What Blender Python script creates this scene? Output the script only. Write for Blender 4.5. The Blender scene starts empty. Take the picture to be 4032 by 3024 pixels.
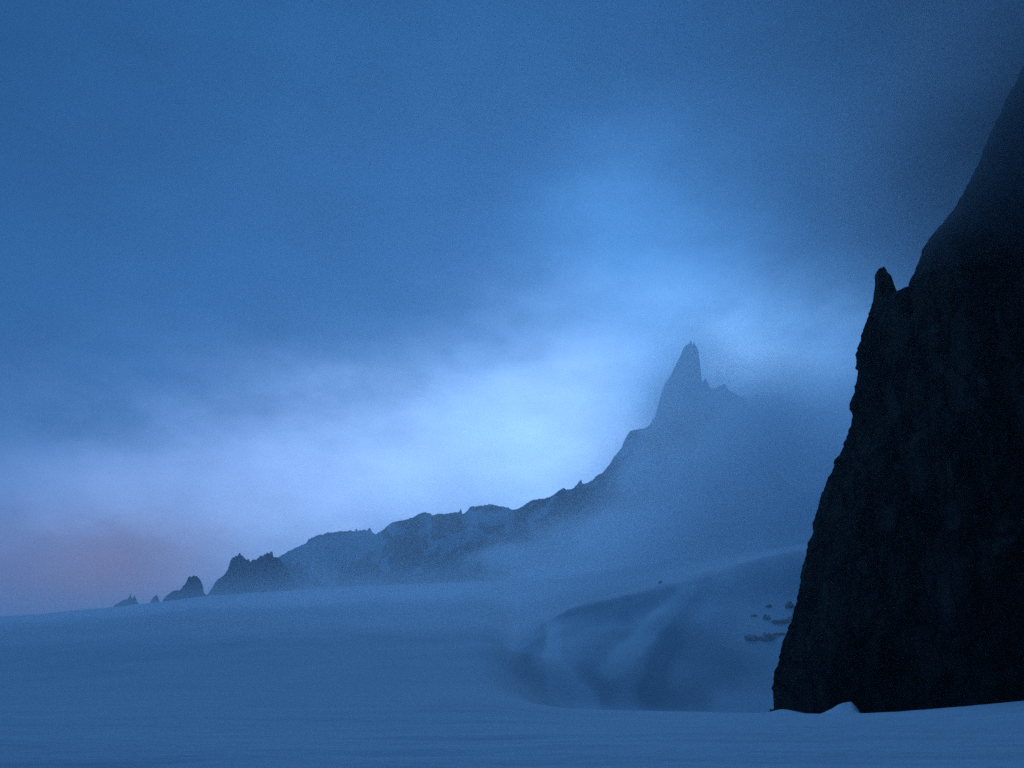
import bpy, math
import numpy as np
from mathutils import Vector

# ------------------------------------------------------------------ camera
scene = bpy.context.scene
C = scene.collection
FOC = 3046.0            # focal length in photograph pixels (4032 wide)
HORIZON = 2698.0        # row of eye level in the photograph
PITCH = math.atan((HORIZON - 1512.0) / FOC)
EYE = 1.7
cam_data = bpy.data.cameras.new("camera")
cam_data.sensor_width = 36.0
cam_data.lens = 36.0 * FOC / 4032.0
cam_data.clip_start = 0.1
cam_data.clip_end = 20000.0
cam = bpy.data.objects.new("camera", cam_data)
C.objects.link(cam)
cam.location = (0, 0, EYE)
cam.rotation_euler = (math.pi / 2 + PITCH, 0, 0)
scene.camera = cam


def ray(px, py):
    """pixel of the photograph -> azimuth (rad, + = right) and tan(elevation)"""
    px = np.asarray(px, float); py = np.asarray(py, float)
    xc = (px - 2016.0) / FOC
    yc = (1512.0 - py) / FOC
    fwd = math.cos(PITCH) - yc * math.sin(PITCH)
    up = math.sin(PITCH) + yc * math.cos(PITCH)
    az = np.arctan2(xc, fwd)
    return az, up / np.hypot(xc, fwd)


def srgb(r, g, b):
    def f(c):
        c /= 255.0
        return c / 12.92 if c <= 0.04045 else ((c + 0.055) / 1.055) ** 2.4
    return (f(r), f(g), f(b), 1.0)


# ------------------------------------------------------------------ world: Nishita twilight under a deck of dusk cloud
w = bpy.data.worlds.new("World")
scene.world = w
w.use_nodes = True
nt = w.node_tree
nt.nodes.clear()
SUN_AZ, SUN_EL = math.radians(1.0), math.radians(38.0)


def N(tree, typ, **kw):
    n = tree.nodes.new(typ)
    for k, v in kw.items():
        setattr(n, k, v)
    return n


def math_node(tree, op, a, b=None, c=None, clamp=False):
    n = tree.nodes.new("ShaderNodeMath")
    n.operation = op
    n.use_clamp = clamp
    for i, v in enumerate((a, b, c)):
        if v is None:
            continue
        if isinstance(v, (int, float)):
            n.inputs[i].default_value = v
        else:
            tree.links.new(v, n.inputs[i])
    return n.outputs[0]


M = lambda op, a, b=None, c=None, clamp=False: math_node(nt, op, a, b, c, clamp)
tc = N(nt, "ShaderNodeTexCoord")
sep = N(nt, "ShaderNodeSeparateXYZ")
nt.links.new(tc.outputs["Generated"], sep.inputs[0])
dx, dy, dz = sep.outputs
# slow cloud-shaped warping of the directions
nz = N(nt, "ShaderNodeTexNoise", noise_dimensions="3D")
nz.inputs["Scale"].default_value = 2.6
nz.inputs["Detail"].default_value = 6.0
nz.inputs["Roughness"].default_value = 0.62
mp = N(nt, "ShaderNodeMapping")
mp.inputs["Scale"].default_value = (1, 1, 2.0)
nt.links.new(tc.outputs["Generated"], mp.inputs[0])
nt.links.new(mp.outputs[0], nz.inputs["Vector"])
sc_ = N(nt, "ShaderNodeSeparateColor")
nt.links.new(nz.outputs["Color"], sc_.inputs[0])
azn = M("ARCTAN2", dx, dy)
eln = M("ARCSINE", dz)
WARP = 0.20
az_ = M("ADD", azn, M("MULTIPLY", M("SUBTRACT", sc_.outputs[0], 0.5), WARP))
el_ = M("ADD", eln, M("MULTIPLY", M("SUBTRACT", sc_.outputs[1], 0.5), WARP))


def mixc(a, b, fac):
    n = N(nt, "ShaderNodeMix", data_type="RGBA")
    nt.links.new(fac, n.inputs[0])
    if isinstance(a, tuple): n.inputs[6].default_value = a
    else: nt.links.new(a, n.inputs[6])
    if isinstance(b, tuple): n.inputs[7].default_value = b
    else: nt.links.new(b, n.inputs[7])
    return n.outputs[2]


def glow(col, px, py, sx, sy, rot, colour, amount, power=2.0):
    """soft patch of thinner cloud centred on a direction; sizes in degrees"""
    az0, E0 = ray(px, py)
    el0 = math.atan(float(E0)); az0 = float(az0)
    sx, sy = math.radians(sx), math.radians(sy)
    r = math.radians(rot)
    u = M("MULTIPLY", M("SUBTRACT", az_, az0), math.cos(el0))
    v = M("SUBTRACT", el_, el0)
    p = M("ADD", M("MULTIPLY", u, math.cos(r) / sx), M("MULTIPLY", v, math.sin(r) / sx))
    q = M("ADD", M("MULTIPLY", u, -math.sin(r) / sy), M("MULTIPLY", v, math.cos(r) / sy))
    d = M("ADD", M("MULTIPLY", p, p), M("MULTIPLY", q, q))
    if power != 2.0:
        d = M("POWER", d, power / 2.0)
    e = M("MULTIPLY", M("EXPONENT", M("MULTIPLY", d, -1.0)), amount, clamp=True)
    return mixc(col, colour, e)


# base: dim blue cloud deck, darkest behind the camera and on the cliff side
ramp = N(nt, "ShaderNodeValToRGB")
nt.links.new(M("DIVIDE", el_, math.radians(90.0), clamp=True), ramp.inputs[0])
cr = ramp.color_ramp
cr.elements[0].position = 0.05; cr.elements[0].color = srgb(54, 118, 188)
cr.elements[1].position = 1.0; cr.elements[1].color = srgb(16, 50, 94)
e_ = cr.elements.new(0.35); e_.color = srgb(29, 84, 143)
e_ = cr.elements.new(0.56); e_.color = srgb(24, 76, 130)
back = M("MULTIPLY", M("SUBTRACT", 0.15, dy), 0.9, clamp=True)
col = mixc(ramp.outputs[0], srgb(14, 42, 78), back)
side = M("MULTIPLY", M("SUBTRACT", dx, 0.52), 2.6, clamp=True)
col = mixc(col, srgb(4, 16, 38), M("MULTIPLY", side, 0.9))
col = glow(col, 4350, 350, 20, 26, 0, srgb(1, 8, 22), 1.0)
col = glow(col, -300, 0, 16, 16, 0, srgb(22, 72, 118), 0.7)
col = glow(col, 200, 1150, 17, 8, 15, srgb(26, 80, 136), 0.6)
col = glow(col, 2600, 1300, 9.5, 9, 20, srgb(86, 160, 246), 0.75)
col = glow(col, 2500, 950, 6, 6, 0, srgb(92, 170, 252), 0.5)
col = glow(col, 1450, 1900, 20, 6.0, 12, srgb(192, 240, 312), 0.95)
col = glow(col, 2150, 1740, 9, 7, 15, srgb(200, 260, 335), 0.9)
col = glow(col, 2980, 1480, 8, 5.5, -20, srgb(160, 236, 318), 0.85)
col = glow(col, 2940, 1430, 4, 2.6, -30, srgb(200, 270, 345), 0.7)
col = glow(col, 700, 1960, 12, 5.5, 12, srgb(170, 206, 280), 0.5)
col = glow(col, 330, 2270, 9.5, 4.6, 8, srgb(140, 126, 146), 0.9)
col = glow(col, 350, 2330, 7, 3.2, 8, srgb(142, 122, 136), 0.5)
col = glow(col, -300, 2300, 8, 5, 0, srgb(84, 108, 164), 0.6)
col = glow(col, 3150, 1950, 7, 8, 0, srgb(90, 165, 250), 0.9)
# fine cloud mottling
nz2 = N(nt, "ShaderNodeTexNoise", noise_dimensions="3D")
nz2.inputs["Scale"].default_value = 6.0
nz2.inputs["Detail"].default_value = 7.0
nz2.inputs["Roughness"].default_value = 0.6
nt.links.new(mp.outputs[0], nz2.inputs["Vector"])
mott = M("MULTIPLY_ADD", nz2.outputs[0], 0.62, 0.69)
mul = N(nt, "ShaderNodeVectorMath", operation="SCALE")
nt.links.new(col, mul.inputs[0]); nt.links.new(mott, mul.inputs["Scale"])
bg_cloud = N(nt, "ShaderNodeBackground")
nt.links.new(mul.outputs[0], bg_cloud.inputs[0])
bg_cloud.inputs[1].default_value = 1.0
sky = N(nt, "ShaderNodeTexSky", sky_type="NISHITA")
sky.sun_disc = False
sky.sun_elevation = SUN_EL
sky.sun_rotation = SUN_AZ
sky.altitude = 3300
bg_sky = N(nt, "ShaderNodeBackground")
tint = N(nt, "ShaderNodeVectorMath", operation="MULTIPLY")
tint.inputs[1].default_value = (0.12, 0.4, 1.0)      # the camera's cold white balance
nt.links.new(sky.outputs[0], tint.inputs[0])
nt.links.new(tint.outputs[0], bg_sky.inputs[0])
bg_sky.inputs[1].default_value = 0.05
add = N(nt, "ShaderNodeMixShader"); add.inputs[0].default_value = 0.94
nt.links.new(bg_sky.outputs[0], add.inputs[1]); nt.links.new(bg_cloud.outputs[0], add.inputs[2])
out = N(nt, "ShaderNodeOutputWorld")
nt.links.new(add.outputs[0], out.inputs[0])
w.cycles.sampling_method = "MANUAL"
w.cycles.sample_map_resolution = 512

# ------------------------------------------------------------------ the last light, spread wide by the cloud
sun_d = bpy.data.lights.new("sun", "SUN")
sun_d.energy = 0.85
sun_d.angle = math.radians(30)
sun_d.color = (0.16, 0.46, 1.0)
sun = bpy.data.objects.new("sun", sun_d)
C.objects.link(sun)
sdir = Vector((math.sin(SUN_AZ) * math.cos(SUN_EL), math.cos(SUN_AZ) * math.cos(SUN_EL), math.sin(SUN_EL)))
sun.rotation_euler = sdir.to_track_quat("Z", "Y").to_euler()

scene.view_settings.view_transform = "Standard"
scene.view_settings.look = "None"
scene.view_settings.exposure = 0.0
scene.view_settings.gamma = 1.0
scene.render.engine = "CYCLES"
scene.cycles.max_bounces = 8
scene.cycles.diffuse_bounces = 2
scene.cycles.volume_bounces = 6
scene.cycles.volume_step_rate = 1.0
scene.cycles.volume_max_steps = 128
scene.cycles.use_denoising = False
scene.cycles.use_adaptive_sampling = False
scene.cycles.sample_clamp_indirect = 0.6

# ------------------------------------------------------------------ numpy gradient noise
_rng = np.random.RandomState(7)
_perm = _rng.permutation(256)
_perm = np.concatenate([_perm, _perm, _perm]).astype(np.int64)
_grad = _rng.normal(size=(256, 3)); _grad /= np.linalg.norm(_grad, axis=1)[:, None]


def noise3(x, y, z):
    x, y, z = np.broadcast_arrays(np.asarray(x, float), np.asarray(y, float), np.asarray(z, float))
    xi, yi, zi = np.floor(x), np.floor(y), np.floor(z)
    xf, yf, zf = x - xi, y - yi, z - zi
    xi, yi, zi = xi.astype(np.int64) & 255, yi.astype(np.int64) & 255, zi.astype(np.int64) & 255
    f = lambda t: t * t * t * (t * (t * 6 - 15) + 10)
    u, v, w_ = f(xf), f(yf), f(zf)
    r = 0
    for a in (0, 1):
        for b in (0, 1):
            for c in (0, 1):
                g = _grad[_perm[_perm[_perm[xi + a] + yi + b] + zi + c]]
                d = g[..., 0] * (xf - a) + g[..., 1] * (yf - b) + g[..., 2] * (zf - c)
                r = r + d * (u if a else 1 - u) * (v if b else 1 - v) * (w_ if c else 1 - w_)
    return r * 1.5


def fbm(x, y, z, oct=5, gain=0.5, ridged=False):
    s, a, tot = 0, 1.0, 0
    for i in range(oct):
        n = noise3(x * 2 ** i + 17.3 * i, y * 2 ** i + 5.1 * i, z * 2 ** i + 9.7 * i)
        if ridged: n = 1 - 2 * np.abs(n)
        s = s + a * n; tot += a; a *= gain
    return s / tot


def capsule(px, py, x0, y0, x1, y1, wdt):
    vx, vy = x1 - x0, y1 - y0
    t = np.clip(((px - x0) * vx + (py - y0) * vy) / (vx * vx + vy * vy + 1e-6), 0, 1)
    return np.exp(-(((px - x0 - t * vx) ** 2 + (py - y0 - t * vy) ** 2) / wdt ** 2) ** 1.5)


def smooth(a, b, x):
    t = np.clip((x - a) / (b - a), 0, 1)
    return t * t * (3 - 2 * t)


# ------------------------------------------------------------------ materials
def new_mat(name):
    m = bpy.data.materials.new(name)
    m.use_nodes = True
    t = m.node_tree
    return m, t, t.nodes["Principled BSDF"]


def bump(t, bsdf, scale, dist, detail=8, strength=0.6, stretch=(1, 1, 1)):
    g = N(t, "ShaderNodeNewGeometry")
    mpn = N(t, "ShaderNodeMapping"); mpn.inputs["Scale"].default_value = stretch
    t.links.new(g.outputs["Position"], mpn.inputs[0])
    n = N(t, "ShaderNodeTexNoise"); n.inputs["Scale"].default_value = scale
    n.inputs["Detail"].default_value = detail; n.inputs["Roughness"].default_value = 0.65
    t.links.new(mpn.outputs[0], n.inputs["Vector"])
    b = N(t, "ShaderNodeBump"); b.inputs["Strength"].default_value = strength; b.inputs["Distance"].default_value = dist
    t.links.new(n.outputs[0], b.inputs["Height"]); t.links.new(b.outputs[0], bsdf.inputs["Normal"])
    return n


def snow_material():
    m, t, b = new_mat("snow")
    b.inputs["Roughness"].default_value = 0.85
    b.inputs["Specular IOR Level"].default_value = 0.15
    n = bump(t, b, 0.7, 0.10, 9, 0.8, (1.0, 2.6, 1.0))
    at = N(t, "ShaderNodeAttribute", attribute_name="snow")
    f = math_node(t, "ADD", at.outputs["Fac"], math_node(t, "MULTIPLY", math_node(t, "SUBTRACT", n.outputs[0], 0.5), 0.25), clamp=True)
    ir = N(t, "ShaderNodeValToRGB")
    ir.color_ramp.elements[0].position = 0.0; ir.color_ramp.elements[0].color = (0.50, 0.55, 0.60, 1)   # dark end: painted shade of the scoop
    ir.color_ramp.elements[1].position = 1.0; ir.color_ramp.elements[1].color = (0.93, 0.94, 0.95, 1)   # light end: painted lit ribs
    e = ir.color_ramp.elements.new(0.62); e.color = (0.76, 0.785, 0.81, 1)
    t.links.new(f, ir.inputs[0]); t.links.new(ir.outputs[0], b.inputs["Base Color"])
    return m


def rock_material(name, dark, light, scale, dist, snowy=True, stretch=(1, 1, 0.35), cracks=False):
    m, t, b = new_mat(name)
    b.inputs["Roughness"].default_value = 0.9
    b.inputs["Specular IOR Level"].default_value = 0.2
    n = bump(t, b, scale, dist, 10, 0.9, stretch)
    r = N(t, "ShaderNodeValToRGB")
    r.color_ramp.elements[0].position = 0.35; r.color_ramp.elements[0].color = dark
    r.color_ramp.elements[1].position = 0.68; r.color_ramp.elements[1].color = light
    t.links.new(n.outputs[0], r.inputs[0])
    c = r.outputs[0]
    if cracks:
        gp = N(t, "ShaderNodeNewGeometry")
        mp2 = N(t, "ShaderNodeMapping"); mp2.inputs["Scale"].default_value = (0.5, 0.5, 0.06)
        mp2.inputs["Rotation"].default_value = (0, 0.16, 0)
        wn = N(t, "ShaderNodeTexNoise"); wn.inputs["Scale"].default_value = 0.35; wn.inputs["Detail"].default_value = 5
        t.links.new(gp.outputs["Position"], wn.inputs["Vector"])
        wv = N(t, "ShaderNodeVectorMath", operation="MULTIPLY_ADD")
        t.links.new(wn.outputs["Color"], wv.inputs[0]); wv.inputs[1].default_value = (2.2, 2.2, 6.0)
        t.links.new(gp.outputs["Position"], wv.inputs[2]); t.links.new(wv.outputs[0], mp2.inputs[0])
        vo = N(t, "ShaderNodeTexVoronoi", feature="DISTANCE_TO_EDGE"); vo.inputs["Scale"].default_value = 1.0
        t.links.new(mp2.outputs[0], vo.inputs["Vector"])
        vc = N(t, "ShaderNodeTexVoronoi", feature="F1"); vc.inputs["Scale"].default_value = 1.0
        t.links.new(mp2.outputs[0], vc.inputs["Vector"])
        sc = N(t, "ShaderNodeSeparateColor"); t.links.new(vc.outputs["Color"], sc.inputs[0])
        slab = math_node(t, "MULTIPLY_ADD", sc.outputs[0], 0.8, 0.5)
        line = math_node(t, "MULTIPLY_ADD", math_node(t, "MULTIPLY", vo.outputs["Distance"], 12.0, clamp=True), 0.85, 0.15)
        k = math_node(t, "MULTIPLY", slab, line)
        vm = N(t, "ShaderNodeVectorMath", operation="SCALE")
        t.links.new(c, vm.inputs[0]); t.links.new(k, vm.inputs["Scale"])
        c = vm.outputs[0]
    if snowy:
        at = N(t, "ShaderNodeAttribute", attribute_name="snow")
        n2 = N(t, "ShaderNodeTexNoise"); n2.inputs["Scale"].default_value = scale * 2.5
        n2.inputs["Detail"].default_value = 8
        g = N(t, "ShaderNodeNewGeometry"); t.links.new(g.outputs["Position"], n2.inputs["Vector"])
        s = math_node(t, "ADD", at.outputs["Fac"], math_node(t, "MULTIPLY", math_node(t, "SUBTRACT", n2.outputs[0], 0.5), 1.3))
        f = math_node(t, "MULTIPLY", math_node(t, "SUBTRACT", s, 0.36), 3.5, clamp=True)
        mx = N(t, "ShaderNodeMix", data_type="RGBA")
        t.links.new(f, mx.inputs[0]); t.links.new(c, mx.inputs[6]); mx.inputs[7].default_value = (0.80, 0.82, 0.85, 1)
        c = mx.outputs[2]
    t.links.new(c, b.inputs["Base Color"])
    return m


MAT_SNOW = snow_material()
MAT_FAR = rock_material("far_granite", (0.02, 0.02, 0.02, 1), (0.06, 0.06, 0.057, 1), 0.02, 8.0)
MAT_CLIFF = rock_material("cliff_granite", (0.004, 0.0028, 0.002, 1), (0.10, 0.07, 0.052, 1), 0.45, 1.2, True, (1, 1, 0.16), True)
MAT_ROCK = rock_material("dark_rock", (0.08, 0.08, 0.08, 1), (0.19, 0.188, 0.185, 1), 0.8, 0.3)


def mesh_obj(name, verts, faces, mat, attr=None, parent=None):
    me = bpy.data.meshes.new(name)
    me.from_pydata([tuple(v) for v in verts], [], faces)
    me.materials.append(mat)
    me.polygons.foreach_set("use_smooth", [True] * len(me.polygons))
    if attr is not None:
        a = me.attributes.new("snow", "FLOAT", "POINT")
        a.data.foreach_set("value", np.asarray(attr, np.float32).ravel())
    me.update()
    o = bpy.data.objects.new(name, me)
    C.objects.link(o)
    if parent: o.parent = parent
    return o


def grid_faces(nr, nc, wrap=False):
    f = []
    for i in range(nr - 1):
        for j in range(nc - 1 if not wrap else nc):
            k = (j + 1) % nc
            f.append((i * nc + j, i * nc + k, (i + 1) * nc + k, (i + 1) * nc + j))
    return f


def interp_az(pts):
    """outline pixels -> function azimuth -> tan(elevation)"""
    p = np.array(pts, float)
    az, E = ray(p[:, 0], p[:, 1])
    o = np.argsort(az)
    az, E = az[o], E[o]
    return lambda t: np.interp(t, az, E)


# ------------------------------------------------------------------ snowfield: one sheet round the camera
SKYLINE = interp_az([(0, 2427), (163, 2417), (300, 2402), (444, 2390), (549, 2378), (638, 2369), (812, 2346), (996, 2334), (1185, 2321),
                     (1453, 2305), (1746, 2295), (2011, 2282), (2243, 2261), (2585, 2214), (2876, 2170), (3160, 2130), (3500, 2080), (4032, 2000)])
RIM = interp_az([(1985, 2795), (2012, 2740), (2040, 2660), (2060, 2590), (2085, 2530), (2116, 2480), (2180, 2442), (2243, 2410), (2338, 2382), (2471, 2350), (2610, 2306),
                 (2787, 2252), (2939, 2208), (3120, 2165), (3500, 2130), (4032, 2090)])


def az_px(px, py=2600):
    return float(ray(px, py)[0])


def snow_height(th, r):
    """ground level (eye = EYE) at azimuth th and distance r"""
    es = SKYLINE(th)
    front = smooth(math.radians(80), math.radians(45), np.abs(th))      # the slopes stand ahead of the camera
    es = es * front + 0.02 * (1 - front)
    lr = np.log(np.maximum(r, 0.5))
    # left: the glacier climbs without a break.  knots: distance, share of the skyline's elevation, flat-ground term
    kr = np.log([0.5, 16, 30, 60, 110, 200, 350, 540, 700])
    ks = np.array([0, 0.0, 0.02, 0.13, 0.32, 0.56, 0.80, 0.95, 1.0])
    kf = np.array([-EYE / 0.5, -EYE / 16, -EYE / 30, -0.026, -0.012, -0.006, -0.002, 0, 0])
    EL = np.interp(lr, kr, ks) * es + np.interp(lr, kr, kf)
    EL = np.where(r < 16, -EYE / np.maximum(r, 0.3), EL)
    # right: crest at 58 m, a wind scoop behind it, its face up to a rim, then a plateau
    er = np.minimum(RIM(th), es - 0.01)
    ecr = -(np.interp(th, [az_px(1900), az_px(2357), az_px(2749), az_px(3200), az_px(3510), az_px(4032)],
                      [0.0235, 0.0255, 0.0272, 0.0296, 0.0258, 0.0130]))
    lk = np.log([0.5, 16, 30, 58, 66, 90, 118, 136, 164, 184, 198, 300, 500, 700])
    base = [-EYE / 0.5 + 0 * th, -EYE / 16 + 0 * th, -0.052 + 0 * th, ecr, ecr - 0.008, -0.046 + 0 * th, -0.038 + 0 * th, ecr + 0.0 + 0.10 * (er - ecr), ecr + 0.50 * (er - ecr), ecr + 0.77 * (er - ecr),
            er, er + 0.22 * (es - er), er + 0.75 * (es - er), es]
    ER = np.zeros_like(r * th)
    K = np.stack([np.broadcast_to(b, ER.shape) for b in base])
    idx = np.clip(np.searchsorted(lk, lr) - 1, 0, len(lk) - 2)
    idx = np.broadcast_to(idx, ER.shape)
    t = np.clip((np.broadcast_to(lr, ER.shape) - lk[idx]) / (lk[idx + 1] - lk[idx]), 0, 1)
    k0 = np.take_along_axis(K, idx[None], 0)[0]; k1 = np.take_along_axis(K, idx[None] + 1, 0)[0]
    ER = k0 + (k1 - k0) * t
    ER = np.where(r < 16, -EYE / np.maximum(r, 0.3), ER)
    # where the scoop ends on the left
    wgt = smooth(az_px(1880), az_px(2280), th) * smooth(math.radians(100), math.radians(60), np.abs(th))
    E = EL * (1 - wgt) + ER * wgt
    z = E * r
    # beyond the skyline the ground falls away
    z7 = es * 700
    far = z7 - (r - 700) * 0.10 - np.maximum(r - 900, 0) * 0.02
    z = np.where(r > 700, np.maximum(far, -40), z)
    return z + EYE


def relax(Z, n, axis):
    for _ in range(n):
        a = np.take(Z, np.arange(Z.shape[axis]).clip(1) - 1, axis) if False else np.roll(Z, 1, axis)
        b = np.roll(Z, -1, axis)
        S = (a + 2 * Z + b) / 4
        sl = [slice(None), slice(None)]
        sl[axis] = slice(1, -1)
        Z = Z.copy(); Z[tuple(sl)] = S[tuple(sl)]
    return Z


fine = np.radians(np.arange(-44, 44.001, 0.11))
coarse = np.radians(np.arange(46, 315, 3.0))
TH = np.concatenate([fine, coarse])
R = np.concatenate([[0.6], np.exp(np.linspace(math.log(1.2), math.log(1900), 640))])
TT, RR = np.meshgrid(TH, R)
TTw = (TT + math.pi) % (2 * math.pi) - math.pi
Z = snow_height(TTw, RR)
Zr = relax(Z / RR, 4, 0) * RR
keep = smooth(480, 700, RR)
Z = np.where(RR > 690, Z, Zr * (1 - keep) + Z * keep)
X, Y = RR * np.sin(TTw), RR * np.cos(TTw)


def bands(Z):
    """ribs on the scoop's face; each follows a line found on the slope itself"""
    dz = 0 * Z
    e = (Z - EYE) / RR
    lines = [([(2200, 2452), (2212, 2530), (2225, 2600), (2250, 2680), (2300, 2750)], 8, 14, 2.8),
             ([(2700, 2320), (2620, 2420), (2540, 2530), (2480, 2640), (2430, 2740)], 11, 12, 2.6),
             ([(2900, 2300), (2830, 2420), (2760, 2560), (2700, 2700)], 12, 14, 1.2)]
    for pts, wl, wr, amp in lines:
        rr, aa = [], []
        for (px, py) in pts:
            az, E = ray(px, py)
            j = int(np.argmin(np.abs(fine - float(az))))
            ok = np.where((R > 100) & (R < 260) & (e[:, j] >= float(E)))[0]
            if len(ok):
                rr.append(R[ok[0]]); aa.append(float(az))
        rr, aa = np.array(rr), np.array(aa)
        o = np.argsort(rr); rr, aa = rr[o], aa[o]
        xc = np.interp(RR, rr, aa)
        taper = smooth(rr[0] - 30, rr[0] + 2, RR) * (1 - smooth(rr[-1] - 24, rr[-1] + 2, RR))
        d = (TTw - xc) * RR
        grow_w = 1.0 + 0.5 * (1 - smooth(rr[0], rr[-1], RR))
        dz = dz + np.where(d < 0, np.exp(-(d / (wl * grow_w)) ** 2), np.exp(-(d / (wr * grow_w * 0.5)) ** 2)) * amp * taper
    return dz


Z += bands(Z)
# long soft swells, wind-carved ripples lying across the view, fine crust
near = 1 - smooth(60, 200, RR)
Z += fbm(X / 60, Y / 60, 3.1, 3) * 0.9 * smooth(25, 120, RR) * (1 - smooth(500, 690, RR))
Z += fbm(X / 15, Y / 22, 8.1, 3) * 0.25 * smooth(110, 180, RR) * (1 - smooth(450, 690, RR))
Z += fbm(X / 14, Y / 3.6, 1.7, 4) * 0.20 * near * smooth(3, 14, RR) * (1 - 0.55 * smooth(35, 60, RR))
Z += fbm(X / 30, Y / 9, 4.4, 3) * 0.35 * near * smooth(8, 20, RR) * (1 - 0.8 * smooth(35, 58, RR))
Z += fbm(X / 3.0, Y / 0.9, 6.7, 4, ridged=True) * 0.03 * near * (1 - 0.6 * smooth(30, 55, RR))
Z += fbm(X / 24, Y / 60, 12.4, 4) * 0.9 * smooth(80, 180, RR) * (1 - smooth(450, 690, RR))
# hummocks banked along the cliff foot
foot = smooth(az_px(2980), az_px(3080), TTw) * (1 - smooth(az_px(4300), az_px(4600), TTw)) * np.exp(-((RR - 67) / 6) ** 2)
Z += foot * (0.30 * fbm(TTw * 66 / 3.2, RR / 5, 2.2, 4) - 0.02)
# the drift against the foot of the cliff
azd = az_px(3336, 2730)
d = (TTw - azd) * RR
d = d + 0.25 * fbm(TTw * 66 / 1.3, RR / 3, 5.5, 3)
drift = np.where(d < 0, np.clip(1 + d / 3.0, 0, 1) ** 1.35, 1 - smooth(0.05, 0.8, d))
drift = drift * (1 - 0.16 * np.exp(-(d / 0.35) ** 2))
Z += 1.5 * drift * np.exp(-((RR - 66) / 5.5) ** 2)
d2 = (TTw - az_px(3090, 2740)) * RR
Z += 0.75 * np.exp(-(d2 / 1.7) ** 2) * np.exp(-((RR - 66) / 6) ** 2)

verts = np.stack([X, Y, Z], -1).reshape(-1, 3)
nr, nc = RR.shape
faces = grid_faces(nr, nc, wrap=True)
verts = np.vstack([verts, [[0, 0, float(Z[0].mean())]]])
ci = len(verts) - 1
faces += [((j + 1) % nc, j, ci) for j in range(nc)]
# lit ribs and slope shade of the scoop's face, painted into the snow tone
LIT_BANDS = [(2180, 2470, 2178, 2600, 26, 1.3), (2178, 2600, 2215, 2690, 36, 1.4), (2215, 2690, 2290, 2775, 60, 1.5),
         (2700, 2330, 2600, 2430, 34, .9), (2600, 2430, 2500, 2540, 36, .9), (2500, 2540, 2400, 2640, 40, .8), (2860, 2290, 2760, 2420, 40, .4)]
SHADE_BANDS = [(2160, 2500, 2068, 2580, 26, .7), (2068, 2580, 2055, 2640, 42, .3), (2140, 2462, 2243, 2416, 12, .7), (2243, 2416, 2471, 2356, 14, .6), (2471, 2356, 2790, 2262, 16, .5), (2790, 2262, 3000, 2205, 22, .4),
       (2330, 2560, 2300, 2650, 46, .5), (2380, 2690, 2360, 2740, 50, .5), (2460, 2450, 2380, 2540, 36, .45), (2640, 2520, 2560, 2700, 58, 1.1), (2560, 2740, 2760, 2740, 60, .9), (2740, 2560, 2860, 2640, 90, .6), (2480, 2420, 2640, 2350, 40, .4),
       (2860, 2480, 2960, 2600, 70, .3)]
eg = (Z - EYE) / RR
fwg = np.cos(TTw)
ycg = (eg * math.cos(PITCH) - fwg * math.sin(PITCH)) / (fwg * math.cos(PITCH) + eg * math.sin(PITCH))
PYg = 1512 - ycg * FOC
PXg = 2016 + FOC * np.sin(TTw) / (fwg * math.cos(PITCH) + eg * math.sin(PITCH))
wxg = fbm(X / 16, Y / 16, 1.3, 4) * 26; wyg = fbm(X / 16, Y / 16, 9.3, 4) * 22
snow_tone = 0.62 + 0 * Z
for c in SHADE_BANDS: snow_tone = snow_tone - 0.62 * c[5] * capsule(PXg + wxg, PYg + wyg, *c[:5])
for c in LIT_BANDS: snow_tone = snow_tone + 0.75 * c[5] * capsule(PXg + wxg, PYg + wyg, *c[:5])
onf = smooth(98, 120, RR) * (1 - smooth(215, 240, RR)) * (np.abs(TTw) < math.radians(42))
snow_tone = 0.62 + (np.clip(snow_tone, 0, 1) - 0.62) * onf
snow_tone = snow_tone + 0.16 * fbm(X / 9, Y / 26, 3.9, 4) + 0.12 * fbm(X / 40, Y / 90, 6.9, 4)
ground = mesh_obj("snowfield", verts, faces, MAT_SNOW, np.append(snow_tone.reshape(-1), 0.62))
ground["kind"] = "structure"


def ground_z(th, r):
    i = int(np.argmin(np.abs(R - r))); j = int(np.argmin(np.abs(fine - th)))
    return float(Z[i, j])


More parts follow.
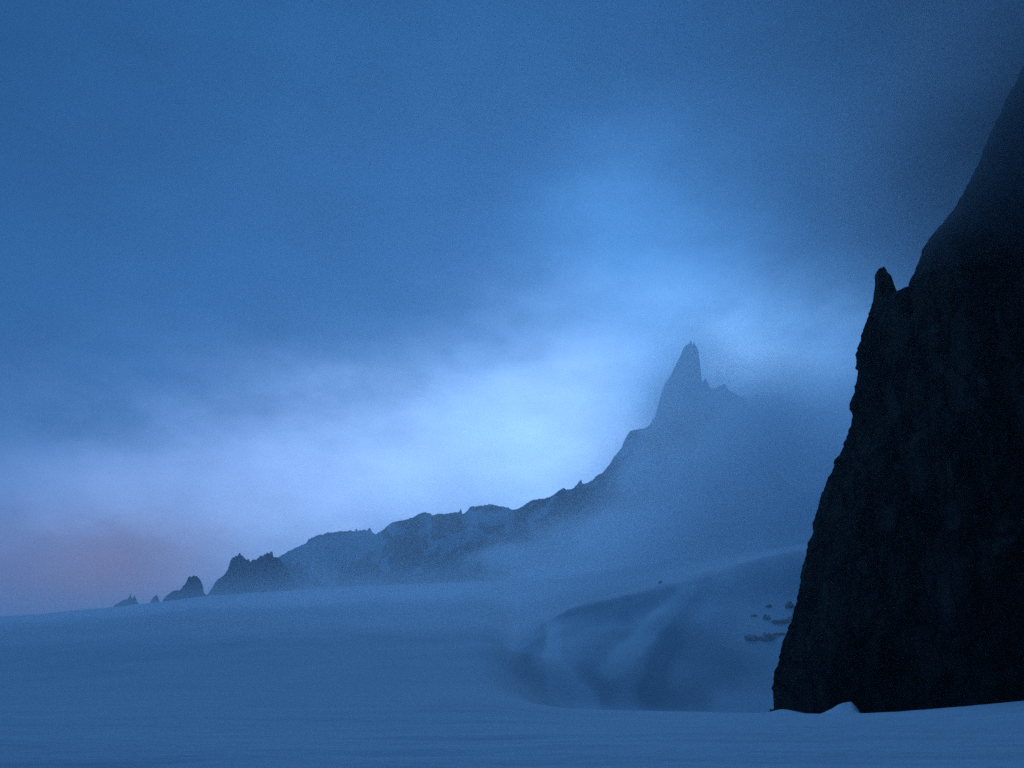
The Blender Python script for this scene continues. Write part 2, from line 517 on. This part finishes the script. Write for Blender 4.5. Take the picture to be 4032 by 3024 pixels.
# ------------------------------------------------------------------ far mountains: rock masses standing where they stand
def mountain(name, outline, dist, base_row, steps=3.0, shoulder=None, k=0.9, paint=None, snow_bias=0.0, seed=0.0, jag=0.0, rows=70, mat=None, depth_curve=None, gully=(60.0, 0.22), parent=None):
    p = np.array(outline, float)
    xs = np.arange(p[0, 0], p[-1, 0] + 0.01, steps)
    ys = np.interp(xs, p[:, 0], p[:, 1])
    if jag:
        ys = ys + fbm(xs / 26.0, seed, 0.3, 4) * jag + fbm(xs / 7.0, seed + 3, 0.3, 3, 0.6, ridged=True) * -jag * 1.6 + fbm(xs / 3.2, seed + 8, 0.3, 2) * jag * 0.8
    az, E = ray(xs, ys)
    r0 = dist + (depth_curve(xs) if depth_curve else 0 * xs)
    zc = E * r0 + EYE
    azb, Eb = ray(xs, np.full_like(xs, base_row))
    zb = np.minimum(Eb * r0 * 0.75 + EYE, zc - 4)
    zs = ray(np.array([2500.0]), np.array([shoulder]))[1][0] * dist if shoulder else 1e9
    q = np.linspace(0, 1, rows) ** 1.5
    H = (zc - zb)
    Q = q[:, None] * H[None, :]
    qs = np.maximum(zc - zs, 0)[None, :] if shoulder else 0 * H[None, :]
    depth = 0.16 * np.minimum(Q, qs) + k * np.maximum(Q - qs, 0)
    lat = (az * r0)[None, :] + 0 * Q
    hgt = zc[None, :] - Q
    A, B = gully
    grow = 1 - np.exp(-Q / (0.25 * A))
    gl = fbm(lat / A + 0.4 * fbm(lat / A, hgt / A, seed + 4, 3), hgt / (A * 2.6), seed, 5, 0.55, ridged=True)
    depth_f = depth + (gl - 0.2) * A * B * 2 * grow
    depth_f += fbm(lat / (A * 0.22), hgt / (A * 0.3), seed + 9, 4) * A * 0.12 * grow
    latd = fbm(lat / (A * .5), hgt / (A * .5), seed + 21, 4) * A * 0.12 * grow
    front = []
    def pos(dep, ld, hh):
        rr = r0[None, :] - dep
        th = az[None, :] + ld / np.maximum(rr, 1)
        return np.stack([rr * np.sin(th), rr * np.cos(th), hh], -1)
    F = pos(depth_f, latd, hgt)
    rb = 24
    qb = np.linspace(0, 1, rb) ** 1.5
    Qb = qb[1:, None] * H[None, :]
    dB = 0.12 * np.minimum(Qb, qs) + 0.4 * k * np.maximum(Qb - qs, 0)
    latb = (az * r0)[None, :] + 0 * Qb
    glb = fbm(latb / A, (zc[None, :] - Qb) / (A * 2.6), seed + 50, 4, 0.55, ridged=True)
    # each back column leans inward so nothing shows past the traced edge
    mid = (az.min() + az.max()) / 2
    Bk = pos(-(dB + (glb - .2) * A * B * (1 - np.exp(-Qb / (0.25 * A)))), -(az - mid)[None, :] * 0.25 * dB, zc[None, :] - Qb)
    V = np.concatenate([Bk[::-1], F], 0)
    nr_, nc_ = V.shape[:2]
    # snow cover: where the gully surface lies back, plus the patches seen in the photograph
    PX = xs[None, :] + 0 * hgt
    rr_ = np.maximum(r0[None, :], 1)
    PY = HORIZON - ((hgt - EYE) / rr_) / np.cos(az)[None, :] * FOC
    # exact row of a height at this distance
    e = (hgt - EYE) / rr_
    fw = np.cos(az)[None, :]
    yc = (e * math.cos(PITCH) - fw * math.sin(PITCH)) / (fw * math.cos(PITCH) + e * math.sin(PITCH))
    PY = 1512 - yc * FOC
    wx = fbm(lat / 40, hgt / 40, seed + 31, 4) * 26
    wy = fbm(lat / 40, hgt / 40, seed + 37, 4) * 26
    sn = snow_bias + 0.55 * fbm(lat / 55, hgt / 80, seed + 3, 6, 0.6) - 0.30 * (gl - 0.2)
    if paint:
        for (x0, y0, x1, y1, wd, v) in paint:
            sn = sn + v * capsule(PX + wx, PY + wy, x0, y0, x1, y1, wd)
    snB = np.full(Bk.shape[:2], 0.5)
    S = np.concatenate([snB[::-1], sn], 0)
    vv = V.reshape(-1, 3)
    fc = grid_faces(nr_, nc_)
    # close the two ends and the underside so the mass is solid
    for j, flip in ((0, False), (nc_ - 1, True)):
        loop = [i * nc_ + j for i in range(nr_)]
        fc.append(tuple(loop if flip else loop[::-1]))
    for j in range(nc_ - 1):
        fc.append(((nr_ - 1) * nc_ + j, (nr_ - 1) * nc_ + j + 1, j + 1, j))
    o = mesh_obj(name, vv, fc, mat or MAT_FAR, S.reshape(-1), parent)
    return o


RIDGE = [(1040, 2260), (1070, 2215), (1100, 2194), (1135, 2173), (1170, 2156), (1206, 2141), (1215, 2126), (1241, 2115), (1259, 2106), (1270, 2107), (1288, 2100), (1353, 2094), (1397, 2093),
         (1403, 2084), (1410, 2094), (1423, 2090), (1438, 2088), (1446, 2093), (1453, 2081), (1461, 2086), (1466, 2099), (1482, 2106), (1506, 2091), (1529, 2070), (1550, 2056), (1588, 2052), (1623, 2041),
         (1647, 2026), (1673, 2020), (1694, 2025), (1702, 2033), (1723, 2026), (1752, 2026), (1788, 2020), (1809, 2018), (1815, 2003), (1819, 2028), (1826, 2026), (1841, 2012), (1852, 1996),
         (1876, 1997), (1911, 1990), (1935, 1988), (1970, 1996), (1999, 2001), (2017, 2010), (2040, 2006), (2064, 1991), (2093, 1973), (2123, 1965), (2146, 1966), (2181, 1950), (2200, 1934),
         (2217, 1924), (2233, 1931), (2256, 1926), (2273, 1909), (2288, 1889), (2294, 1909), (2309, 1906), (2333, 1893), (2349, 1875), (2372, 1863), (2399, 1833), (2419, 1800), (2445, 1770),
         (2465, 1724), (2482, 1699), (2505, 1694), (2532, 1691), (2555, 1679), (2578, 1644), (2640, 1600), (2700, 1560), (2750, 1514), (2764, 1506), (2779, 1490), (2790, 1517), (2800, 1532),
         (2817, 1533), (2830, 1523), (2853, 1514), (2863, 1528), (2876, 1545), (2903, 1555), (2935, 1575), (2965, 1625), (2995, 1730), (3040, 1840), (3130, 1930), (3260, 1960), (3420, 2020), (3620, 2050)]
PAINT = [(2600, 1760, 2660, 1800, 45, -.5), (2640, 1880, 2720, 1930, 60, -.5), (2560, 1700, 2600, 1740, 40, .4), (2480, 1950, 2560, 1990, 50, .4), (1180, 2190, 1440, 2160, 60, .55), (1250, 2240, 1330, 2300, 50, .4), (1150, 2290, 1180, 2320, 40, -.5),
         (1545, 2085, 1580, 2110, 26, .6), (1688, 2045, 1694, 2100, 9, .6), (1694, 2100, 1705, 2175, 9, .55), (1705, 2175, 1650, 2290, 12, .5), (1705, 2175, 1740, 2150, 10, .5),
         (1760, 2180, 1860, 2120, 30, .55), (1850, 2060, 1990, 2050, 34, .55), (1990, 2050, 2010, 2090, 30, .4), (2090, 2070, 2190, 1985, 22, .6), (2240, 1940, 2252, 2000, 12, .5),
         (1500, 2230, 1520, 2270, 22, .3), (2050, 2010, 2060, 2070, 26, -.5), (1760, 2060, 1800, 2090, 36, -.4), (1600, 2150, 1640, 2230, 50, -.5), (2260, 1990, 2370, 2020, 55, -.5),
         (1450, 2240, 1400, 2260, 20, -.3), (2440, 1800, 2520, 1740, 40, .3)]  # last patch: brightness of mist painted in as snow cover
DIST = 1600.0
ridge = mountain("mountain_ridge", RIDGE, DIST, 2420, 3.0, None, 1.0, PAINT, 0.46, 2.0, 3.0, 110,
                 depth_curve=lambda x: np.interp(x, [1040, 2000, 3600], [120, 0, -60]))
ridge["kind"] = "structure"

SPIRE = [(2520, 1840), (2540, 1760), (2560, 1690), (2578, 1644), (2591, 1598), (2604, 1551), (2618, 1512), (2638, 1485), (2664, 1432), (2681, 1399), (2691, 1372), (2700, 1362), (2710, 1356), (2717, 1351), (2720, 1336), (2725, 1362),
         (2729, 1356), (2733, 1343), (2737, 1360), (2740, 1362), (2747, 1375), (2752, 1392), (2755, 1425), (2756, 1465), (2758, 1512), (2764, 1620), (2780, 1760), (2800, 1900)]
spire = mountain("rock_spire", SPIRE, DIST - 30, 2150, 1.6, 1700, 0.7, [(2700, 1500, 2720, 1600, 30, .2)], 0.02, 12.0, 2.0, 80, gully=(28.0, 0.14))
spire["label"] = "tall tooth-shaped rock spire rising from the snowy ridge into the mist"
spire["category"] = "rock spire"

PEAK = [(800, 2380), (820, 2343), (835, 2318), (852, 2293), (865, 2281), (879, 2271), (888, 2262), (897, 2249), (904, 2224), (914, 2201), (922, 2198), (929, 2191), (938, 2190), (946, 2181), (951, 2194), (958, 2197), (966, 2204),
        (974, 2208), (979, 2205), (986, 2216), (996, 2206), (1005, 2208), (1016, 2203), (1024, 2196), (1029, 2188), (1036, 2196), (1048, 2184), (1061, 2182), (1068, 2173), (1073, 2176), (1076, 2196), (1096, 2200), (1120, 2230),
        (1140, 2262), (1162, 2290), (1190, 2330), (1210, 2380)]
peak = mountain("rock_peak", PEAK, 1180.0, 2400, 1.6, None, 0.7, None, -0.05, 30.0, 5.0, 50, gully=(30.0, 0.2))
peak["label"] = "dark jagged rocky peak at the left end of the ridge, above the snow skyline"
peak["category"] = "rocky peak"

LUMP = [(628, 2392), (640, 2368), (653, 2351), (668, 2341), (683, 2328), (695, 2326), (708, 2325), (718, 2316), (728, 2303), (735, 2292), (740, 2276), (748, 2272), (755, 2275), (762, 2269), (770, 2272), (777, 2272), (785, 2281),
        (792, 2292), (797, 2303), (801, 2318), (800, 2333), (810, 2341), (818, 2348), (830, 2370)]
lump = mountain("rock_outcrop", LUMP, 860.0, 2400, 1.6, None, 0.6, None, -0.08, 41.0, 3.0, 36, gully=(16.0, 0.2))
lump["label"] = "blunt-topped dark rock outcrop on the snow skyline, between the small fin and the jagged peak"
lump["category"] = "rock outcrop"

FIN = [(582, 2392), (591, 2373), (597, 2362), (603, 2353), (610, 2349), (616, 2341), (621, 2350), (625, 2360), (629, 2371), (636, 2392)]
fin = mountain("rock_fin", FIN, 775.0, 2392, 1.2, None, 0.5, None, -0.1, 47.0, 0.6, 24, gully=(7.0, 0.2))
fin["label"] = "smallest pointed rock fin on the snow skyline, right of the two-horned rock"
fin["category"] = "rock fin"

HORNS = [(432, 2402), (444, 2390), (456, 2380), (469, 2373), (480, 2366), (491, 2361), (500, 2361), (507, 2353), (512, 2344), (515, 2337), (517, 2350), (519, 2358), (524, 2355), (528, 2349), (531, 2343), (534, 2356), (538, 2366), (545, 2375), (556, 2398)]
horns = mountain("horned_rock", HORNS, 765.0, 2400, 1.2, None, 0.5, None, -0.1, 53.0, 0.6, 24, gully=(7.0, 0.2))
horns["label"] = "low dark rock with two sharp horns, farthest left on the snow skyline"
horns["category"] = "rock"

# ------------------------------------------------------------------ cliff
EDGE = [(3052, 2860), (3048, 2790), (3047, 2737), (3039, 2707), (3044, 2685), (3047, 2648), (3065, 2611), (3075, 2555), (3090, 2506), (3102, 2475), (3124, 2420), (3139, 2358), (3152, 2259), (3170, 2197), (3183, 2142),
        (3201, 2093), (3200, 2056), (3218, 2007), (3236, 1949), (3262, 1880), (3276, 1866), (3291, 1804), (3309, 1790), (3330, 1725), (3354, 1659), (3356, 1620), (3345, 1612), (3346, 1591), (3363, 1544), (3377, 1479),
        (3381, 1461), (3370, 1453), (3376, 1421), (3369, 1399), (3383, 1356), (3392, 1312), (3415, 1262), (3434, 1190), (3500, 1182), (3558, 1176), (3569, 1169), (3580, 1117), (3598, 1081), (3623, 1008), (3638, 969),
        (3674, 920), (3760, 820), (3850, 650), (3920, 480), (4032, 260), (4200, -100)]
ep = np.array(EDGE, float)
pys = np.concatenate([np.arange(2860, 1195, -5.0), np.arange(1195, 1165, -2.0), np.arange(1165, -100, -8.0)])
exs = np.interp(-pys, -ep[:, 1], ep[:, 0])
exs = exs + fbm(pys / 18.0, 0.5, 0.2, 4) * 9 + fbm(pys / 70.0, 2.5, 0.2, 3) * 6
CL = 76.0
cl_az, cl_E = ray(exs, pys)
# constant row is not constant height: settle distance so the wall leans back as it climbs
cl_r = CL + 0 * cl_az
for _ in range(8):
    zz = cl_E * cl_r + EYE
    cl_r = CL + 0.16 * np.maximum(zz, 0)
zz = cl_E * cl_r + EYE
xl, yl = cl_r * np.sin(cl_az), cl_r * np.cos(cl_az)
s = np.concatenate([np.linspace(0, 1, 40) ** 1.6 * 12, np.linspace(12, 60, 150)[1:], np.linspace(60, 230, 110)[1:]])
turn = np.radians(118) * smooth(38, 120, s)            # the wall swings round past the right of the camera
ds = np.gradient(s)
cx_ = np.cumsum(np.cos(turn) * ds) - ds[0]
cy_ = -np.cumsum(np.sin(turn) * ds)
SS, ZZ = np.meshgrid(s, zz)
bul = 7.0 * (1 - np.exp(-SS / 9.0)) + 0.06 * SS
fx = xl[:, None] + cx_[None, :]
fy = yl[:, None] - bul + 0.10 * np.minimum(SS, 80) + cy_[None, :]
aS = 1 - np.exp(-SS / 3.5)
lean = SS + 0.30 * ZZ * 0     # columns follow the lean of the edge
g1 = fbm(lean / 13 + 0.5 * fbm(SS / 14, ZZ / 20, 4.0, 3), ZZ / 46, 1.0, 5, 0.55, ridged=True)
g2 = fbm(SS / 3.2 + .5 * fbm(SS / 6, ZZ / 8, 2.0, 3), ZZ / 11, 5.0, 5, 0.6, ridged=True)
g3 = fbm(SS / 4.0, ZZ / 3.0, 15.0, 5, 0.6)
dis = (g1 - 0.15) * 7.0 + (g2 - 0.1) * 2.4 + g3 * 1.2
fy = fy - dis * aS * np.cos(turn)[None, :]
fx = fx - dis * aS * np.sin(turn)[None, :]
fx = fx + fbm(SS / 5, ZZ / 4, 25.0, 4) * 1.2 * aS
# foot: boulder-like toes
toe = np.exp(-np.maximum(ZZ, 0) / 3.0)
fy = fy - toe * (0.8 + 1.2 * fbm(SS / 3.0, 0.3, 44.0, 3)) * aS
front = np.stack([fx, fy, ZZ + fbm(SS / 3, ZZ / 3, 60.0, 3) * 0.6 * aS], -1)
sb = np.array([4, 9, 16, 26, 40, 60, 85, 120, 170.0])[::-1]
SB, ZB = np.meshgrid(sb, zz)
bx = xl[:, None] + SB
by = yl[:, None] + SB * 0.7 + fbm(SB / 12, ZB / 14, 33.0, 3) * 3 * (1 - np.exp(-SB / 12))
backv = np.stack([bx, by, ZB], -1)
V = np.concatenate([front, backv], 1)
nr_, nc_ = V.shape[:2]
snc = -0.12 + 0.32 * (0.45 - g1) * 0.9 + 0.18 * g3 + 0.25 * np.exp(-((ZZ - 2) / 5.0) ** 2) * fbm(SS / 7, ZZ / 3, 71, 3)
snc = np.clip(snc + 0.10 * np.clip(fbm(SS / 6, ZZ / 1.2, 81.0, 4), 0, 1), -1, 0.40)
# snow caught on the toe blocks at the outer corner
cpx = (fx / fy)
snc = np.concatenate([snc, np.full((nr_, len(sb)), 0.0)], 1)
fc = grid_faces(nr_, nc_, wrap=True)
fc.append(tuple(range(nc_)))
fc.append(tuple(reversed([(nr_ - 1) * nc_ + j for j in range(nc_)])))
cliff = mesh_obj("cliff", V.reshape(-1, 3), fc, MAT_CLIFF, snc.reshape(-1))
cliff["kind"] = "structure"


def column_rock(name, left, right, rows_py, r_of, depth_ratio, mat, seed, amp, label=None, cat=None, parent=None, seg=36, snow=-0.1):
    """closed rock body between a left and a right traced edge"""
    L = np.array(left, float); Rr = np.array(right, float)
    lx = np.interp(-rows_py, -L[:, 1], L[:, 0]); rx = np.interp(-rows_py, -Rr[:, 1], Rr[:, 0])
    la, lE = ray(lx, rows_py); ra, rE = ray(rx, rows_py)
    z0 = (lE + rE) / 2 * r_of + EYE
    mid = (la + ra) / 2; hw = np.maximum((ra - la) / 2 * r_of, 0.02)
    ang = np.linspace(0, 2 * math.pi, seg, endpoint=False)
    A, Zz = np.meshgrid(ang, z0)
    HW = hw[:, None]
    lat = np.cos(A) * HW
    dep = np.sin(A) * np.maximum(HW * depth_ratio, 0)
    nn = fbm(np.cos(A) * 1.5 + seed, np.sin(A) * 1.5, Zz / (amp * 6), 5, 0.6)
    dep = dep * (1 + nn * 0.8)
    lat = lat * (1 + nn * 0.12)
    th = mid[:, None] + lat / r_of
    rr = r_of - dep
    V = np.stack([rr * np.sin(th), rr * np.cos(th), Zz], -1)
    n1, n2 = V.shape[:2]
    f = grid_faces(n1, n2, wrap=True)
    f.append(tuple(range(n2))); f.append(tuple(reversed([(n1 - 1) * n2 + j for j in range(n2)])))
    o = mesh_obj(name, V.reshape(-1, 3), f, mat, np.full(n1 * n2, snow), parent)
    if label: o["label"] = label; o["category"] = cat
    return o


zr = float(np.interp(-1250, -pys, cl_r))
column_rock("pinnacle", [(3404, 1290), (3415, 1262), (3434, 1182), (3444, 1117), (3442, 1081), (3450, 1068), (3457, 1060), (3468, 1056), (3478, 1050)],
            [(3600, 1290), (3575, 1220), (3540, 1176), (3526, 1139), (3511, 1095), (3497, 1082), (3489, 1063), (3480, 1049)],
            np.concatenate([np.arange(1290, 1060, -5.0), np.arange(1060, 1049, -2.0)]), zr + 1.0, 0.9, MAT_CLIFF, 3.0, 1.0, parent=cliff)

# ------------------------------------------------------------------ rocks breaking the snow beside the cliff
OUT = [  # x0, y_top, x1, y_bottom, distance, label
    (3005, 2434, 3034, 2464, 178, "small hooked dark rock in the snow, left of the wide slab beside the cliff edge"),
    (3046, 2437, 3110, 2458, 172, "wide dark rock slab in the snow, touching the cliff edge in the photo"),
    (3096, 2374, 3124, 2408, 196, "highest dark rock in the snow slope right beside the cliff edge"),
    (2990, 2503, 3052, 2538, 160, "broad broken dark rock lowest in the snow near the cliff foot"),
    (2936, 2506, 2984, 2545, 160, "faint ragged rock farthest left and low in the snow slope near the cliff"),
    (3018, 2387, 3040, 2399, 196, "thin flat rock above the hooked rock, in the snow near the cliff"),
    (2958, 2421, 2980, 2433, 185, "thin small rock alone up on the left of the rocks near the cliff"),
    (3048, 2496, 3092, 2505, 162, "thin dark ledge in the snow between the wide slab and the broad broken rock"),
    (3100, 2432, 3130, 2460, 172, "dark rock half hidden by the cliff edge, right of the wide slab"),
]


def surf_r(px, py, lo=100, hi=320):
    """where the sight line meets the snow: the distance that carries the rock"""
    az, E = ray(px, py)
    j = int(np.argmin(np.abs(fine - float(az))))
    e = (Z[:, j] - EYE) / R
    ok = (R > lo) & (R < hi)
    idx = np.where(ok & (e >= float(E)))[0]
    return (R[idx[0]] if len(idx) else 240.0), float(az)


def boulder(name, x0, y0, x1, y1, label, cat, seed, group=None, mat=None, lo=100, hi=320, snow=0.3, at_r=None):
    r, az = surf_r((x0 + x1) / 2, y1 - (y1 - y0) * 0.45, lo, hi)
    r = at_r or r
    wdt = (x1 - x0) / FOC * r / 2
    hgt = (y1 - y0) / FOC * r
    nu, nv = 40, 20
    U, Vv = np.meshgrid(np.linspace(0, 2 * math.pi, nu, endpoint=False), np.linspace(-math.pi / 2, math.pi / 2, nv))
    x = np.cos(U) * np.cos(Vv); y = np.sin(U) * np.cos(Vv); z = np.sin(Vv)
    n = fbm(x * 1.6 + seed * 3.1, y * 1.6, z * 1.6 + seed, 5, 0.6, ridged=True)
    n = n + 0.5 * fbm(x * 5 + seed, y * 5, z * 5, 4, 0.7, ridged=True)
    rad = 0.55 + 0.62 * n
    # broken, ledge-like outline
    P = np.stack([x * rad * wdt, y * rad * wdt * 0.7, z * rad * hgt * 0.62 * (1 + 0.4 * fbm(x * 3 + seed, y * 3, 7.7, 3))], -1)
    cx, cy = r * math.sin(az), r * math.cos(az)
    ca, sa = math.cos(az), math.sin(az)
    W = np.stack([cx + P[..., 0] * ca + P[..., 1] * sa, cy - P[..., 0] * sa + P[..., 1] * ca, P[..., 2] + ground_z(az, r) - 0.18 * hgt], -1)
    f = grid_faces(nv, nu, wrap=True)
    o = mesh_obj(name, W.reshape(-1, 3), f, mat or MAT_ROCK, (snow - 0.12 + 0.42 * np.clip(z, -0.3, 1) + 0.25 * fbm(x * 2 + seed, y * 2, z * 2, 3)).reshape(-1))
    o["label"] = label; o["category"] = cat
    if group: o["group"] = group
    return o


for i, (x0, y0, x1, y1, r_, lab) in enumerate(OUT):
    boulder("rock", x0, y0, x1, y1, lab, "rock", 1.7 * i + 1, "rocks breaking the snow beside the cliff")
boulder("boulder", 2588, 2196, 2602, 2213, "tiny lone dark boulder standing on the misty snow skyline below the spire", "boulder", 9.3, None, None, 520, 720, 0.55)
for x0, y0, x1, y1, r_, lab in [(3024, 2738, 3042, 2752, 62, "small dark stone in the snow just off the outer corner of the cliff foot"),
                                 (3384, 2762, 3424, 2780, 63, "low dark stone at the cliff foot just right of the snow drift"),
                                 (3470, 2768, 3492, 2781, 63, "small dark stone at the cliff foot, right of the low stone by the drift")]:
    boulder("stone", x0, y0, x1, y1, lab, "stone", x0 * 0.37, "stones at the cliff foot", None, 50, 72, 0.1, float(r_))
# fallen blocks at the outer foot of the cliff
boulder("rock", 3100, 2738, 3200, 2776, "dark fallen block at the outer foot of the cliff", "rock", 22.0, "blocks at the foot of the cliff", None, 50, 72, -0.05, 70.0)
boulder("rock", 3170, 2744, 3262, 2776, "rounded dark block at the cliff foot just left of the snow drift", "rock", 25.0, "blocks at the foot of the cliff", None, 50, 72, -0.05, 70.0)


# ------------------------------------------------------------------ air and mist
def volume_mat(name, density, colour, noise=None, aniso=0.0):
    m = bpy.data.materials.new(name)
    m.use_nodes = True
    t = m.node_tree
    t.nodes.clear()
    o = N(t, "ShaderNodeOutputMaterial")
    v = N(t, "ShaderNodeVolumePrincipled")
    v.inputs["Color"].default_value = colour
    v.inputs["Density"].default_value = density
    v.inputs["Anisotropy"].default_value = aniso
    t.links.new(v.outputs[0], o.inputs["Volume"])
    if noise:
        scale, thr, soft, seed = noise
        tcn = N(t, "ShaderNodeTexCoord")
        ln = N(t, "ShaderNodeVectorMath", operation="LENGTH")
        t.links.new(tcn.outputs["Object"], ln.inputs[0])
        fall = N(t, "ShaderNodeMapRange", interpolation_type="SMOOTHERSTEP")
        fall.inputs["From Min"].default_value = 1.0; fall.inputs["From Max"].default_value = 0.15
        t.links.new(ln.outputs["Value"], fall.inputs["Value"])
        n = N(t, "ShaderNodeTexNoise"); n.inputs["Scale"].default_value = scale
        n.inputs["Detail"].default_value = 4; n.inputs["Roughness"].default_value = 0.55
        mpn = N(t, "ShaderNodeMapping"); mpn.inputs["Location"].default_value = (seed, seed * .7, 0)
        g = N(t, "ShaderNodeNewGeometry")
        t.links.new(g.outputs["Position"], mpn.inputs[0]); t.links.new(mpn.outputs[0], n.inputs["Vector"])
        nn = math_node(t, "MULTIPLY", math_node(t, "SUBTRACT", n.outputs[0], thr), soft, clamp=True)
        d = math_node(t, "MULTIPLY", math_node(t, "MULTIPLY", nn, fall.outputs[0]), density)
        t.links.new(d, v.inputs["Density"])
    return m


def box(name, x0, x1, y0, y1, z0, z1, mat):
    v = [(x, y, z) for x in (x0, x1) for y in (y0, y1) for z in (z0, z1)]
    f = [(0, 1, 3, 2), (4, 6, 7, 5), (0, 4, 5, 1), (2, 3, 7, 6), (0, 2, 6, 4), (1, 5, 7, 3)]
    me = bpy.data.meshes.new(name); me.from_pydata(v, [], f); me.materials.append(mat); me.update()
    o = bpy.data.objects.new(name, me); C.objects.link(o); o["kind"] = "stuff"
    return o


HAZE = (0.93, 0.96, 1.0, 1)
box("haze", -1960, 1960, -1960, 1960, -60, 960, volume_mat("haze", 0.00022, HAZE, None, 0.6))


def mist(px, py, dist, sx, sy, sz, density, noise, rot=0.0, colour=(0.97, 0.98, 1.0, 1)):
    """a bank of cloud: centre seen at (px,py) at a distance; half sizes in metres"""
    import bmesh
    az, E = ray(px, py)
    me = bpy.data.meshes.new("mist")
    bm = bmesh.new(); bmesh.ops.create_icosphere(bm, subdivisions=3, radius=1.0); bm.to_mesh(me); bm.free()
    me.materials.append(volume_mat("mist", density, colour, noise, 0.6))
    o = bpy.data.objects.new("mist", me); C.objects.link(o)
    o.location = (dist * math.sin(az), dist * math.cos(az), float(E) * dist + EYE)
    o.scale = (sx, sy, sz)
    o.rotation_euler = (0, rot, -float(az))
    o["kind"] = "stuff"
    return o


# a broad thin bank lying along the whole ridge, ground to half its height
mist(2000, 2240, 1050, 1150, 330, 260, 0.0017, (0.007, 0.30, 2.5, 21.0))
# right of the spire, the mountain dissolves
mist(3180, 1900, 760, 250, 170, 225, 0.017, (0.008, 0.22, 3.0, 3.0))
# along the foot of the ridge, torn into wisps
mist(2480, 2200, 850, 230, 130, 85, 0.020, (0.014, 0.42, 5.0, 40.0), -0.15)
mist(2780, 1960, 900, 130, 110, 120, 0.012, (0.015, 0.42, 5.0, 77.0))
mist(2560, 2060, 1000, 150, 90, 80, 0.016, (0.014, 0.44, 6.0, 150.0), -0.4)
# ground mist drifting over the far snow
mist(2900, 2170, 600, 260, 170, 66, 0.0085, (0.008, 0.28, 2.5, 60.0), -0.1)
mist(1400, 2470, 430, 420, 190, 36, 0.012, (0.006, 0.22, 2.0, 90.0), -0.04)
# torn puffs clinging to the face under the spire and to its right shoulder
mist(2985, 1730, 1330, 100, 70, 130, 0.050, (0.014, 0.30, 4.0, 11.0), 0.3)
mist(2860, 1700, 1360, 75, 50, 60, 0.030, (0.016, 0.36, 5.0, 31.0), -0.5)
mist(2500, 1850, 1330, 75, 45, 45, 0.020, (0.016, 0.38, 6.0, 51.0), -0.9)
mist(2380, 2090, 1250, 110, 60, 40, 0.034, (0.016, 0.40, 6.0, 71.0), -0.3)
mist(1980, 2190, 1250, 130, 50, 26, 0.030, (0.016, 0.40, 6.0, 91.0), -0.2)
mist(2960, 2230, 185, 42, 16, 9, 0.016, (0.03, 0.25, 3.0, 27.0), -0.12)
# breath of cloud over the rocks beside the cliff
mist(3010, 2460, 140, 17, 12, 9, 0.024, (0.05, 0.25, 3.0, 17.0))
# ground mist low over the middle of the glacier
mist(1500, 2530, 230, 190, 100, 20, 0.0075, (0.010, 0.20, 2.0, 33.0), -0.03)
# veil over the spire
mist(2720, 1560, 1330, 150, 120, 230, 0.012, (0.008, 0.28, 3.0, 12.0))
# cloud wrapping the top of the cliff; shade put into its dark grey colour
mist(4240, 480, 84, 29, 14, 29, 0.27, (0.05, 0.20, 2.5, 5.0), 0.35, (0.46, 0.50, 0.54, 1))
